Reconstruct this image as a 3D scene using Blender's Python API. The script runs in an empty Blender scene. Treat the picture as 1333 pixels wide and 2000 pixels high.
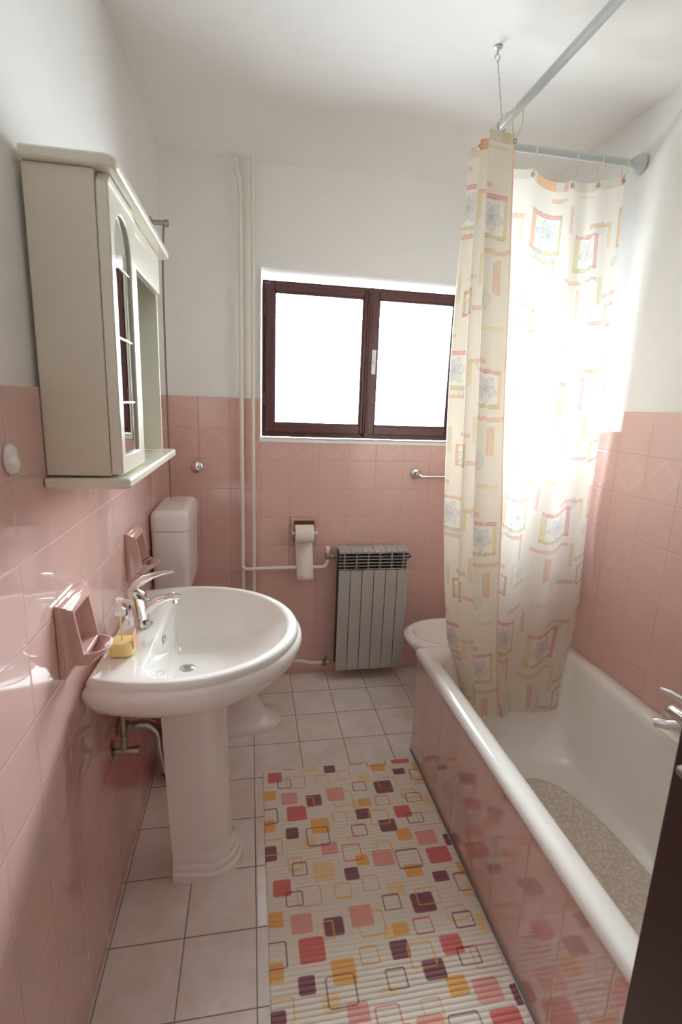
import bpy, bmesh, math, random
import numpy as np
from mathutils import Vector, Matrix
random.seed(4)
sc = bpy.context.scene
COL = sc.collection

# ------------------------------------------------------------------ camera
D, W, H = 2.570, 1.762, 2.545            # far wall, right wall, ceiling
cam_d = bpy.data.cameras.new('camera'); cam = bpy.data.objects.new('camera', cam_d); COL.objects.link(cam)
R = Matrix(((0.98414138, -0.17353016, 0.03678356), (-0.00106583, -0.2131456, -0.97701986), (0.17738266, 0.96148647, -0.20995036)))
rt = Vector(R[0]); dn = Vector(R[1]); fw = Vector(R[2])
M4 = Matrix.Identity(4)
for i in range(3):
    M4[i][0] = rt[i]; M4[i][1] = -dn[i]; M4[i][2] = -fw[i]
M4[0][3], M4[1][3], M4[2][3] = 0.39024, 0.0, 1.48997
cam.matrix_world = M4
cam_d.sensor_fit = 'VERTICAL'; cam_d.sensor_height = 36.0
cam_d.lens = 982.23 / 2000.0 * 36.0
cam_d.clip_start = 0.02
cam_d.dof.use_dof = True; cam_d.dof.focus_distance = 2.1; cam_d.dof.aperture_fstop = 4.5
sc.camera = cam

# ------------------------------------------------------------------ light, world, exposure
w = bpy.data.worlds.new('world'); sc.world = w; w.use_nodes = True
bg = w.node_tree.nodes['Background']
bg.inputs[0].default_value = (0.85, 0.95, 1.0, 1); 
_n = w.node_tree.nodes; _l = w.node_tree.links           # overcast sky above, dimmer ground below the horizon
_tc = _n.new('ShaderNodeTexCoord'); _sx = _n.new('ShaderNodeSeparateXYZ'); _l.new(_tc.outputs['Generated'], _sx.inputs[0])
_mr = _n.new('ShaderNodeMapRange'); _mr.inputs['From Min'].default_value = -0.12; _mr.inputs['From Max'].default_value = 0.10
_mr.inputs['To Min'].default_value = 20.0; _mr.inputs['To Max'].default_value = 52.0
_l.new(_sx.outputs[2], _mr.inputs['Value']); _l.new(_mr.outputs[0], bg.inputs[1])
def area(name, loc, rot, sx, sy, power, colr=(1, 1, 1), portal=False):
    l = bpy.data.lights.new(name, 'AREA'); l.shape = 'RECTANGLE'; l.size = sx; l.size_y = sy
    l.energy = power; l.color = colr
    o = bpy.data.objects.new(name, l); o.location = loc; o.rotation_euler = rot; COL.objects.link(o)
    if portal: l.cycles.is_portal = True
    return o
area('window_portal', (0.98, 2.83, 1.70), (math.radians(-90), 0, 0), 1.10, 0.82, 1, portal=True)
area('hall_fill_light', (0.9, -0.75, 2.50), (0, 0, 0), 0.9, 0.5, 0.6, (1.0, 0.96, 0.92))  # unseen fill lamp added behind the camera to lift the front faces
sc.view_settings.view_transform = 'Standard'; sc.view_settings.look = 'None'
sc.view_settings.exposure = 0.38; sc.view_settings.gamma = 1.0; sc.view_settings.use_curve_mapping = False
sc.cycles.use_denoising = True
sc.cycles.max_bounces = 14; sc.cycles.diffuse_bounces = 9; sc.cycles.glossy_bounces = 6
sc.cycles.transparent_max_bounces = 12; sc.cycles.caustics_reflective = False; sc.cycles.caustics_refractive = False
sc.cycles.sample_clamp_indirect = 6.0

# ------------------------------------------------------------------ materials
def new_mat(name):
    m = bpy.data.materials.new(name); m.use_nodes = True
    nt = m.node_tree; b = nt.nodes['Principled BSDF']
    return m, nt, b
def pmat(name, col, rough=0.5, metal=0.0, spec=0.5, coat=0.0, bump=0.0, bscale=60, trans=0.0, var=0.0, sss=0.0):
    m, nt, b = new_mat(name)
    b.inputs['Base Color'].default_value = (*col, 1); b.inputs['Roughness'].default_value = rough
    b.inputs['Metallic'].default_value = metal; b.inputs['Specular IOR Level'].default_value = spec
    b.inputs['Coat Weight'].default_value = coat; b.inputs['Coat Roughness'].default_value = 0.04
    b.inputs['Transmission Weight'].default_value = trans
    N = nt.nodes; Lk = nt.links
    g = N.new('ShaderNodeNewGeometry'); n = N.new('ShaderNodeTexNoise'); n.inputs['Scale'].default_value = bscale
    n.inputs['Detail'].default_value = 4
    Lk.new(g.outputs['Position'], n.inputs['Vector'])
    if bump > 0:
        bp = N.new('ShaderNodeBump'); bp.inputs['Strength'].default_value = bump; bp.inputs['Distance'].default_value = 0.004
        Lk.new(n.outputs['Fac'], bp.inputs['Height']); Lk.new(bp.outputs[0], b.inputs['Normal'])
    v = max(var, 0.02)
    mx = N.new('ShaderNodeMix'); mx.data_type = 'RGBA'
    mx.inputs[6].default_value = (*[c * (1 - v) for c in col], 1); mx.inputs[7].default_value = (*[min(1, c * (1 + v)) for c in col], 1)
    Lk.new(n.outputs['Fac'], mx.inputs[0]); Lk.new(mx.outputs[2], b.inputs['Base Color'])
    return m

def nmath(nt, op, a, b=None, c=None):
    n = nt.nodes.new('ShaderNodeMath'); n.operation = op
    for i, v in enumerate((a, b, c)):
        if v is None: continue
        if isinstance(v, (int, float)): n.inputs[i].default_value = v
        else: nt.links.new(v, n.inputs[i])
    return n.outputs[0]
def nmix(nt, fac, a, b):
    n = nt.nodes.new('ShaderNodeMix'); n.data_type = 'RGBA'
    for idx, v in ((0, fac), (6, a), (7, b)):
        if isinstance(v, (int, float)): n.inputs[idx].default_value = v
        elif isinstance(v, tuple): n.inputs[idx].default_value = (*v, 1)
        else: nt.links.new(v, n.inputs[idx])
    return n.outputs[2]

def tile_mat(name, ua, va, u0, v0, pu, pv, col, grout, rough=0.08, half=0.0013, deco=False, mottled=None, tilt=0.006, coat=0.0, rip=0.12):
    """square ceramic tiles on a world grid; ua/va = 0,1,2 axis of the two directions"""
    m, nt, b = new_mat(name); N = nt.nodes; Lk = nt.links
    g = N.new('ShaderNodeNewGeometry'); s = N.new('ShaderNodeSeparateXYZ'); Lk.new(g.outputs['Position'], s.inputs[0])
    u = nmath(nt, 'DIVIDE', nmath(nt, 'SUBTRACT', s.outputs[ua], u0), pu)
    v = nmath(nt, 'DIVIDE', nmath(nt, 'SUBTRACT', s.outputs[va], v0), pv)
    fu = nmath(nt, 'FRACT', u); fv = nmath(nt, 'FRACT', v)
    # add fract correction for negatives handled by FRACT (floor based)
    du = nmath(nt, 'SUBTRACT', 0.5, nmath(nt, 'ABSOLUTE', nmath(nt, 'SUBTRACT', fu, 0.5)))
    dv = nmath(nt, 'SUBTRACT', 0.5, nmath(nt, 'ABSOLUTE', nmath(nt, 'SUBTRACT', fv, 0.5)))
    dd = nmath(nt, 'MINIMUM', nmath(nt, 'MULTIPLY', du, pu), nmath(nt, 'MULTIPLY', dv, pv))
    mask = nmath(nt, 'LESS_THAN', dd, half)
    edge = N.new('ShaderNodeMapRange'); edge.inputs['From Min'].default_value = half * 0.5; edge.inputs['From Max'].default_value = half + 0.0028
    edge.interpolation_type = 'SMOOTHSTEP'; Lk.new(dd, edge.inputs['Value'])
    cmb = N.new('ShaderNodeCombineXYZ'); Lk.new(nmath(nt, 'FLOOR', u), cmb.inputs[0]); Lk.new(nmath(nt, 'FLOOR', v), cmb.inputs[1])
    wn = N.new('ShaderNodeTexWhiteNoise'); Lk.new(cmb.outputs[0], wn.inputs[0])
    ns = N.new('ShaderNodeTexNoise'); ns.inputs['Scale'].default_value = 9 if mottled else 14; ns.inputs['Detail'].default_value = 5
    vadd = N.new('ShaderNodeVectorMath'); vadd.operation = 'ADD'
    vsc = N.new('ShaderNodeVectorMath'); vsc.operation = 'SCALE'; vsc.inputs['Scale'].default_value = 7.0 if mottled else 0.0
    Lk.new(wn.outputs['Color'], vsc.inputs[0]); Lk.new(g.outputs['Position'], vadd.inputs[0]); Lk.new(vsc.outputs[0], vadd.inputs[1])
    Lk.new(vadd.outputs[0], ns.inputs['Vector'])
    if mottled:
        r = N.new('ShaderNodeMapRange'); r.inputs['From Min'].default_value = 0.38; r.inputs['From Max'].default_value = 0.68; Lk.new(ns.outputs['Fac'], r.inputs['Value'])
        ns2 = N.new('ShaderNodeTexNoise'); ns2.inputs['Scale'].default_value = 22; ns2.inputs['Detail'].default_value = 6; Lk.new(vadd.outputs[0], ns2.inputs['Vector'])
        r2 = N.new('ShaderNodeMapRange'); r2.inputs['From Min'].default_value = 0.5; r2.inputs['From Max'].default_value = 0.72; Lk.new(ns2.outputs['Fac'], r2.inputs['Value'])
        base = nmix(nt, r.outputs[0], col, mottled)
        base = nmix(nt, nmath(nt, 'MULTIPLY', r2.outputs[0], 0.45), base, tuple(c * k for c, k in zip(mottled, (1.0, .9, .86))))
    else:
        base = nmix(nt, ns.outputs['Fac'], tuple(c * 0.97 for c in col), tuple(min(1, c * 1.03) for c in col))
        base = nmix(nt, nmath(nt, 'MULTIPLY', wn.outputs['Value'], 0.12), base, tuple(c * 0.9 for c in col))
    if deco:   # painted cream lozenge on the second course from the top
        ad = nmath(nt, 'ADD', nmath(nt, 'ABSOLUTE', nmath(nt, 'SUBTRACT', fu, 0.5)), nmath(nt, 'ABSOLUTE', nmath(nt, 'SUBTRACT', fv, 0.5)))
        ring = nmath(nt, 'MULTIPLY', nmath(nt, 'GREATER_THAN', ad, 0.36), nmath(nt, 'LESS_THAN', ad, 0.48))
        row = nmath(nt, 'COMPARE', nmath(nt, 'FLOOR', v), -2.0, 0.1)
        k = nmath(nt, 'MULTIPLY', nmath(nt, 'MULTIPLY', ring, row), 0.22)
        base = nmix(nt, k, base, (0.80, 0.58, 0.47))
    c = nmix(nt, mask, base, grout)
    Lk.new(c, b.inputs['Base Color'])
    rr = nmath(nt, 'ADD', nmath(nt, 'MULTIPLY', mask, 0.5), rough); Lk.new(rr, b.inputs['Roughness'])
    b.inputs['Specular IOR Level'].default_value = 0.5; b.inputs['Coat Weight'].default_value = coat; b.inputs['Coat Roughness'].default_value = 0.01; b.inputs['Coat IOR'].default_value = 1.75
    # every tile sits at its own slight tilt, edges are rounded
    tl = N.new('ShaderNodeVectorMath'); tl.operation = 'SUBTRACT'; Lk.new(wn.outputs['Color'], tl.inputs[0]); tl.inputs[1].default_value = (.5, .5, .5)
    t2 = N.new('ShaderNodeVectorMath'); t2.operation = 'SCALE'; t2.inputs['Scale'].default_value = tilt * 2; Lk.new(tl.outputs[0], t2.inputs[0])
    t3 = N.new('ShaderNodeVectorMath'); t3.operation = 'ADD'; Lk.new(g.outputs['Normal'], t3.inputs[0]); Lk.new(t2.outputs[0], t3.inputs[1])
    t4 = N.new('ShaderNodeVectorMath'); t4.operation = 'NORMALIZE'; Lk.new(t3.outputs[0], t4.inputs[0])
    hh = nmath(nt, 'ADD', edge.outputs[0], nmath(nt, 'MULTIPLY', ns.outputs['Fac'], rip))
    bp = N.new('ShaderNodeBump'); bp.inputs['Strength'].default_value = 0.5; bp.inputs['Distance'].default_value = 0.0012
    Lk.new(hh, bp.inputs['Height']); Lk.new(t4.outputs[0], bp.inputs['Normal']); Lk.new(bp.outputs[0], b.inputs['Normal'])
    if coat: Lk.new(bp.outputs[0], b.inputs['Coat Normal'])
    return m

PINK = (0.68, 0.44, 0.395)
PGR = (0.58, 0.36, 0.33); GLINT_GR = (0.72, 0.51, 0.47)  # lighter left-wall joint colour carries the glint on the tile bevels
m_tile_far = tile_mat('pink_tile_far', 0, 2, -0.0105, 1.5, .15, .15, PINK, PGR, deco=True)
m_tile_left = tile_mat('pink_tile_left', 1, 2, 0.9057, 1.5, .15, .15, PINK, GLINT_GR, half=.0008, rough=0.05, coat=0.5, rip=0.05)
m_tile_right = tile_mat('pink_tile_right', 1, 2, 1.6966, 1.5, .15, .15, PINK, PGR, deco=True)
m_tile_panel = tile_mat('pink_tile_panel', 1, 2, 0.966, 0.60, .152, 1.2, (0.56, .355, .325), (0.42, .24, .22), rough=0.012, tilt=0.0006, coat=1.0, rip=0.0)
m_floor = tile_mat('floor_tile', 0, 1, 0.4058, 2.3855, .2, .2, (0.83, 0.80, 0.77), (0.22, 0.20, 0.19), rough=0.13, half=0.0016,
                   mottled=(0.76, 0.67, 0.60), tilt=0.003, rip=0.05)
m_plaster = pmat('white_plaster', (0.86, 0.85, 0.83), 0.85, bump=0.25, bscale=35, spec=0.2)
m_ceil = pmat('ceiling_plaster', (0.88, 0.875, 0.86), 0.9, bump=0.15, bscale=20, spec=0.2)
m_ceramic = pmat('white_ceramic', (0.86, 0.835, 0.80), 0.07, coat=0.6)
m_enamel = pmat('tub_enamel', (0.84, 0.82, 0.785), 0.09, coat=0.5)
m_pinkcer = pmat('pink_ceramic', (0.60, 0.365, 0.32), 0.08, coat=0.5)
m_chrome = pmat('chrome', (0.80, 0.80, 0.80), 0.07, metal=1.0, bump=0.02)
m_dullchrome = pmat('dull_chrome', (0.42, 0.40, 0.37), 0.25, metal=1.0, bump=0.1)
m_brass = pmat('aged_brass', (0.34, 0.29, 0.20), 0.4, metal=0.7, bump=0.2)
m_dark = pmat('dark_plastic', (0.03, 0.028, 0.028), 0.45)
m_brown = pmat('brown_wood_paint', (0.115, 0.042, 0.042), 0.30, bump=0.25, bscale=50, var=0.25)
m_door = pmat('dark_door_paint', (0.022, 0.005, 0.005), 0.42, bump=0.1, bscale=30, var=0.2)
m_cab = pmat('cream_laminate', (0.72, 0.66, 0.54), 0.35, bump=0.03)
m_cabl = pmat('cream_lacquer', (0.76, 0.72, 0.60), 0.18, coat=0.4)
m_mirror = pmat('mirror', (0.86, 0.9, 0.88), 0.01, metal=1.0)
m_white = pmat('white_plastic', (0.84, 0.82, 0.79), 0.25, coat=0.2)
m_handle = pmat('pale_enamel', (0.85, 0.83, 0.78), 0.3)
m_pipe = pmat('cream_pipe_paint', (0.80, 0.745, 0.66), 0.35, bump=0.1)
m_rad = pmat('grey_radiator_paint', (0.43, 0.42, 0.40), 0.42, bump=0.12, bscale=200)
m_raddark = pmat('radiator_core_shade', (0.05, 0.05, 0.048), 0.6)  # near-black tone stands in for the shade inside the radiator
m_paper = pmat('toilet_paper', (0.84, 0.78, 0.73), 0.9, bump=0.3, bscale=150, spec=0.1)
m_rod = pmat('grey_rod_enamel', (0.56, 0.60, 0.61), 0.3)
m_ring = pmat('cream_ring_plastic', (0.82, 0.77, 0.63), 0.35)
m_bin = pmat('red_plastic', (0.62, 0.10, 0.15), 0.3)
m_yellow = pmat('yellow_soap', (0.95, 0.74, 0.24), 0.25, var=0.08, bscale=120)
m_orange = pmat('orange_label', (0.85, 0.36, 0.16), 0.4, var=0.2, bscale=150)
m_cord = pmat('grey_cord', (0.22, 0.21, 0.20), 0.5)
m_wire = pmat('steel_wire', (0.55, 0.54, 0.52), 0.35, metal=0.8)

def thin_glass(name, tint, gloss):
    m = bpy.data.materials.new(name); m.use_nodes = True; nt = m.node_tree; nt.nodes.clear()
    o = nt.nodes.new('ShaderNodeOutputMaterial'); t = nt.nodes.new('ShaderNodeBsdfTransparent'); t.inputs[0].default_value = (*tint, 1)
    g = nt.nodes.new('ShaderNodeBsdfGlossy'); g.inputs['Roughness'].default_value = 0.03
    f = nt.nodes.new('ShaderNodeFresnel'); f.inputs[0].default_value = 1.45
    mx = nt.nodes.new('ShaderNodeMixShader')
    nt.links.new(nmath(nt, 'MULTIPLY', f.outputs[0], gloss), mx.inputs[0]); nt.links.new(t.outputs[0], mx.inputs[1]); nt.links.new(g.outputs[0], mx.inputs[2])
    nt.links.new(mx.outputs[0], o.inputs[0]); return m
m_pane = thin_glass('window_glass', (0.97, 0.98, 0.98), 1.0)
m_clear = thin_glass('clear_plastic', (0.96, 0.965, 0.96), 1.3)

def hazy(name, colr_, k):
    m = bpy.data.materials.new(name); m.use_nodes = True; nt = m.node_tree; b_ = nt.nodes['Principled BSDF']
    b_.inputs['Base Color'].default_value = (*colr_, 1); b_.inputs['Roughness'].default_value = .25
    t = nt.nodes.new('ShaderNodeBsdfTransparent'); mx = nt.nodes.new('ShaderNodeMixShader'); mx.inputs[0].default_value = k
    nt.links.new(t.outputs[0], mx.inputs[1]); nt.links.new(b_.outputs[0], mx.inputs[2]); nt.links.new(mx.outputs[0], nt.nodes['Material Output'].inputs[0]); return m
m_hazy = hazy('translucent_plastic', (0.9, 0.88, 0.84), 0.45)
m_bottle = hazy('bottle_plastic', (0.92, 0.90, 0.86), 0.14)
def vcol_mat(name, attr, rough, transl=0.0):
    m, nt, b = new_mat(name)
    a = nt.nodes.new('ShaderNodeVertexColor'); a.layer_name = attr
    nt.links.new(a.outputs[0], b.inputs['Base Color']); b.inputs['Roughness'].default_value = rough
    b.inputs['Specular IOR Level'].default_value = 0.35
    if transl:
        t = nt.nodes.new('ShaderNodeBsdfTranslucent'); nt.links.new(a.outputs[0], t.inputs[0])
        mx = nt.nodes.new('ShaderNodeMixShader'); mx.inputs[0].default_value = transl
        o = nt.nodes['Material Output']
        nt.links.new(b.outputs[0], mx.inputs[1]); nt.links.new(t.outputs[0], mx.inputs[2]); nt.links.new(mx.outputs[0], o.inputs[0])
    return m

# ------------------------------------------------------------------ mesh helpers
class MB:
    def __init__(s): s.v = []; s.f = []; s.mi = []
    def add(s, vs, fs, mi=0):
        k = len(s.v); s.v += [tuple(map(float, p)) for p in vs]; s.f += [tuple(i + k for i in f) for f in fs]; s.mi += [mi] * len(fs); return s
    def box(s, x0, x1, y0, y1, z0, z1, mi=0):
        v = [(x, y, z) for x in (x0, x1) for y in (y0, y1) for z in (z0, z1)]
        return s.add(v, [(0, 1, 3, 2), (4, 6, 7, 5), (0, 4, 5, 1), (2, 3, 7, 6), (0, 2, 6, 4), (1, 5, 7, 3)], mi)
    def prism(s, poly, axis, a, b, mi=0):
        """poly: 2D points in the two other axes (in x,y,z order) extruded along axis from a to b"""
        def p3(q, t):
            l = list(q); l.insert(axis, t); return tuple(l)
        n = len(poly)
        v = [p3(q, a) for q in poly] + [p3(q, b) for q in poly]
        f = [tuple(range(n))[::-1], tuple(range(n, 2 * n))] + [(i, (i + 1) % n, n + (i + 1) % n, n + i) for i in range(n)]
        return s.add(v, f, mi)
    def loft(s, rings, cap0=True, cap1=True, mi=0, closed=True):
        n = len(rings[0]); v = [p for r in rings for p in r]; f = []
        for k in range(len(rings) - 1):
            for i in range(n if closed else n - 1):
                j = (i + 1) % n
                f.append((k * n + i, k * n + j, (k + 1) * n + j, (k + 1) * n + i))
        if cap0: f.append(tuple(range(n))[::-1])
        if cap1: f.append(tuple((len(rings) - 1) * n + i for i in range(n)))
        return s.add(v, f, mi)
    def tube(s, pts, r, n=12, mi=0, caps=True):
        pts = [Vector(p) for p in pts]; rs = r if isinstance(r, (list, tuple)) else [r] * len(pts)
        rings = []; up = None
        for i, p in enumerate(pts):
            t = (pts[min(i + 1, len(pts) - 1)] - pts[max(i - 1, 0)]).normalized()
            if up is None:
                up = Vector((0, 0, 1)) if abs(t.z) < .9 else Vector((1, 0, 0))
            a = t.cross(up).normalized(); up = a.cross(t).normalized()
            rings.append([p + (a * math.cos(q) + up * math.sin(q)) * rs[i] for q in [2 * math.pi * k / n for k in range(n)]])
        return s.loft(rings, caps, caps, mi)
    def lathe(s, prof, c, axis=2, n=28, mi=0, cap0=True, cap1=True):
        """prof: (radius, height) along axis from centre c"""
        rings = []
        for r, h in prof:
            ring = []
            for k in range(n):
                q = 2 * math.pi * k / n; l = [math.cos(q) * r, math.sin(q) * r]; l.insert(axis, h)
                ring.append((c[0] + l[0], c[1] + l[1], c[2] + l[2]))
            rings.append(ring)
        return s.loft(rings, cap0, cap1, mi)
    def build(s, name, mats, parent=None, bevel=0, smooth=40, subsurf=0, seg=2):
        me = bpy.data.meshes.new(name); me.from_pydata(s.v, [], s.f)
        if not isinstance(mats, (list, tuple)): mats = [mats]
        for m in mats: me.materials.append(m)
        me.polygons.foreach_set('material_index', s.mi)
        bm = bmesh.new(); bm.from_mesh(me); bmesh.ops.recalc_face_normals(bm, faces=bm.faces); bm.to_mesh(me); bm.free()
        o = bpy.data.objects.new(name, me); COL.objects.link(o)
        if smooth:
            me.polygons.foreach_set('use_smooth', [True] * len(me.polygons))
            try: me.set_sharp_from_angle(angle=math.radians(smooth))
            except Exception: pass
        if bevel:
            b = o.modifiers.new('bevel', 'BEVEL'); b.width = bevel; b.segments = seg; b.limit_method = 'ANGLE'; b.angle_limit = math.radians(50); b.harden_normals = False
        if subsurf:
            b = o.modifiers.new('sub', 'SUBSURF'); b.levels = subsurf; b.render_levels = subsurf
        if parent is not None:
            o.parent = parent; o.matrix_parent_inverse = Matrix.Translation(parent.location).inverted()
        return o
def tag(o, label, cat, group=None):
    o['label'] = label; o['category'] = cat
    if group: o['group'] = group
    return o
def struct(o, label=None):
    o['kind'] = 'structure'
    if label: o['label'] = label
    return o
def thing(name, label, cat, loc=(0, 0, 0), group=None):
    o = bpy.data.objects.new(name, None); o.location = loc; o.empty_display_size = 0.05; COL.objects.link(o)
    bpy.context.view_layer.update()
    return tag(o, label, cat, group)
def smoothpts(ctrl, n=8):
    c = [Vector(p) for p in ctrl]; c = [2 * c[0] - c[1]] + c + [2 * c[-1] - c[-2]]; out = []
    for i in range(1, len(c) - 2):
        for k in range(n):
            t = k / n; p0, p1, p2, p3 = c[i - 1:i + 3]
            out.append(0.5 * ((2 * p1) + (p2 - p0) * t + (2 * p0 - 5 * p1 + 4 * p2 - p3) * t * t + (3 * p1 - p0 - 3 * p2 + p3) * t ** 3))
    out.append(c[-2]); return out

# ------------------------------------------------------------------ room shell
YN = -0.12                                  # near wall (doorway) plane
b = MB().box(-0.25, W + 0.25, YN - 1.6, D + .3, -0.1, 0)
struct(b.build('floor', m_floor, smooth=0), 'pale mottled floor tiles with thin dark joints')
b = MB().box(-0.25, W + 0.25, YN - 1.6, D + .3, H, H + 0.1)
struct(b.build('ceiling', m_ceil, smooth=0), 'plain white plaster ceiling')
b = MB().box(-0.25, -0.008, YN, D + .25, 0, H)
b.box(-0.008, 0, YN, D, 0, 1.5, 1)
struct(b.build('wall_left', [m_plaster, m_tile_left], smooth=0), 'left wall, glossy pink tiles below white plaster')
b = MB().box(W + 0.008, W + 0.25, YN, D + .25, 0, H)
b.box(W, W + 0.008, YN, 1.6966, 0, 1.5, 1).box(W, W + 0.008, 1.6966, D, 0, 1.425, 1)
struct(b.build('wall_right', [m_plaster, m_tile_right], smooth=0), 'right wall beside the bathtub, pink tiles below white plaster')
WX0, WX1, WZ0, WZ1 = 0.442, 1.525, 1.303, 2.103
b = MB()
for x0, x1, z0, z1 in ((-.008, WX0, 0, H), (WX1, W + .008, 0, H), (WX0, WX1, 0, WZ0), (WX0, WX1, WZ1, H)):
    b.box(x0, x1, D + 0.008, D + 0.28, z0, z1)
for x0, x1, z0, z1 in ((0, WX0 - .003, 0, 1.5), (WX1 + .003, W, 0, 1.5), (WX0 - .003, WX1 + .003, 0, WZ0 - .004)):
    b.box(x0, x1, D, D + 0.008, z0, z1, 1)
struct(b.build('wall_far', [m_plaster, m_tile_far], smooth=0), 'far wall with the window, pink tiles below white plaster')
b = MB().box(-0.008, 0.20, YN - 0.12, YN, 0, H).box(0.95, W + .008, YN - 0.12, YN, 0, H).box(0.20, 0.95, YN - 0.12, YN, 2.06, H)
b.box(0, 0.20, YN, YN + .008, 0, 1.5, 1).box(0.95, W, YN, YN + .008, 0, 1.5, 1)
struct(b.build('wall_near', [m_plaster, m_tile_far], smooth=0), 'wall with the doorway behind the viewer')
b = MB().box(-0.25, W + .25, YN - 1.6, YN - 1.5, 0, H).box(-0.35, -0.25, YN - 1.5, YN - .12, 0, H).box(W + .25, W + .35, YN - 1.5, YN - .12, 0, H)  # unseen hallway shell, added to keep sky light out of the doorway
m_hall = pmat('hallway_paint', (0.22, 0.18, 0.15), 0.8)  # kept dark so little light bounces back into the room
struct(b.build('wall_hallway', m_hall, smooth=0), 'unseen hallway walls added beyond the doorway to shut out sky light')
b = MB()
for x0, x1, z0, z1 in ((WX0 - .006, WX0, WZ0 - .008, WZ1), ):
    b.box(x0, x1, D - 0.004, D + 0.008, z0, z1)
b.box(WX0 - .006, WX1 + .006, D - 0.006, D + 0.12, WZ0 - .012, WZ0 + .002)
struct(b.build('trim_1', m_plaster, smooth=0), 'white plaster edge and sill around the window recess')

# ------------------------------------------------------------------ window
win = bpy.data.objects.new('window_1', None); COL.objects.link(win); win['kind'] = 'structure'
win['label'] = 'two-sash window with dark brown painted wooden frame'
def rframe(mb, x0, x1, z0, z1, t, y0, y1):
    tl, tr, tb, tt = t
    mb.box(x0, x0 + tl, y0, y1, z0, z1); mb.box(x1 - tr, x1, y0, y1, z0, z1)
    mb.box(x0 + tl, x1 - tr, y0, y1, z0, z0 + tb); mb.box(x0 + tl, x1 - tr, y0, y1, z1 - tt, z1)
FY = 2.665
b = MB(); rframe(b, 0.449, 1.522, WZ0 + .008, 2.070, (.034, .036, .034, .034), FY, FY + .09)
b.build('frame', m_brown, win, bevel=.003)
for (x0, x1, nm, tl_, tr2) in ((0.464, 0.986, 'left', .044, .026), (0.993, 1.492, 'right', .044, .050)):
    b = MB(); rframe(b, x0, x1, 1.336, 2.053, (tl_, tr2, .044, .036), FY - .022, FY + .03)
    rframe(b, x0 + tl_ - .004, x1 - tr2 + .004, 1.376, 2.021, (.012,) * 4, FY - .014, FY + .015)
    s_ = b.build('sash', m_brown, win, bevel=.004)
    pn = MB().box(x0 + tl_, x1 - tr2, FY + .002, FY + .006, 1.380, 2.017).build('pane', m_pane, None, smooth=0)
    pn.parent = s_
    if nm == 'left':
        for z in (1.50, 1.93):
            h_ = MB().lathe([(.006, -.03), (.006, .03)], (0.459, FY - .026, z), 2, 12).build('hinge', m_brown, None); h_.parent = s_
b = MB().box(0.975, 1.003, FY - .034, FY - .018, 1.336, 2.053)
b.lathe([(.008, -.36), (.008, .36)], (0.990, FY - .036, 1.70), 2, 12)
b.box(.980, 1.004, FY - .045, FY - .02, 2.040, 2.062).box(.980, 1.004, FY - .045, FY - .02, 1.322, 1.345)
b.build('espagnolette', m_brown, win, bevel=.002)
b = MB().box(1.006, 1.030, FY - .032, FY - .021, 1.645, 1.768); b.lathe([(.009, 0), (.009, .012), (.006, .014)], (1.018, FY - .032 - .014, 1.706), 1, 16)
hd = b.build('handle', m_handle, win, bevel=.003); hd['label'] = 'pale handle plate between the two sashes'

# ------------------------------------------------------------------ door leaf, open against the tub
dr = bpy.data.objects.new('door_1', None); COL.objects.link(dr); dr['kind'] = 'structure'; dr['label'] = 'dark brown door leaf standing open at the right'
ang = math.atan2(1.022 - 0.940, 0.565 + 0.10)
def dpt(u, v, z): return (0.940 + math.sin(ang) * u + math.cos(ang) * v, -0.10 + math.cos(ang) * u - math.sin(ang) * v, z)
L_ = 0.67
b = MB(); vv = [dpt(u, v, z) for u in (0, L_) for v in (0, .038) for z in (.012, 2.03)]
b.add(vv, [(0, 1, 3, 2), (4, 6, 7, 5), (0, 4, 5, 1), (2, 3, 7, 6), (0, 2, 6, 4), (1, 5, 7, 3)])
b.build('panel', m_door, dr, bevel=.003)
b = MB().tube([dpt(.60, 0, 1.02), dpt(.60, -.045, 1.02), dpt(.50, -.05, 1.02)], .009, 10)
b.build('door_handle', m_dullchrome, dr)

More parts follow.
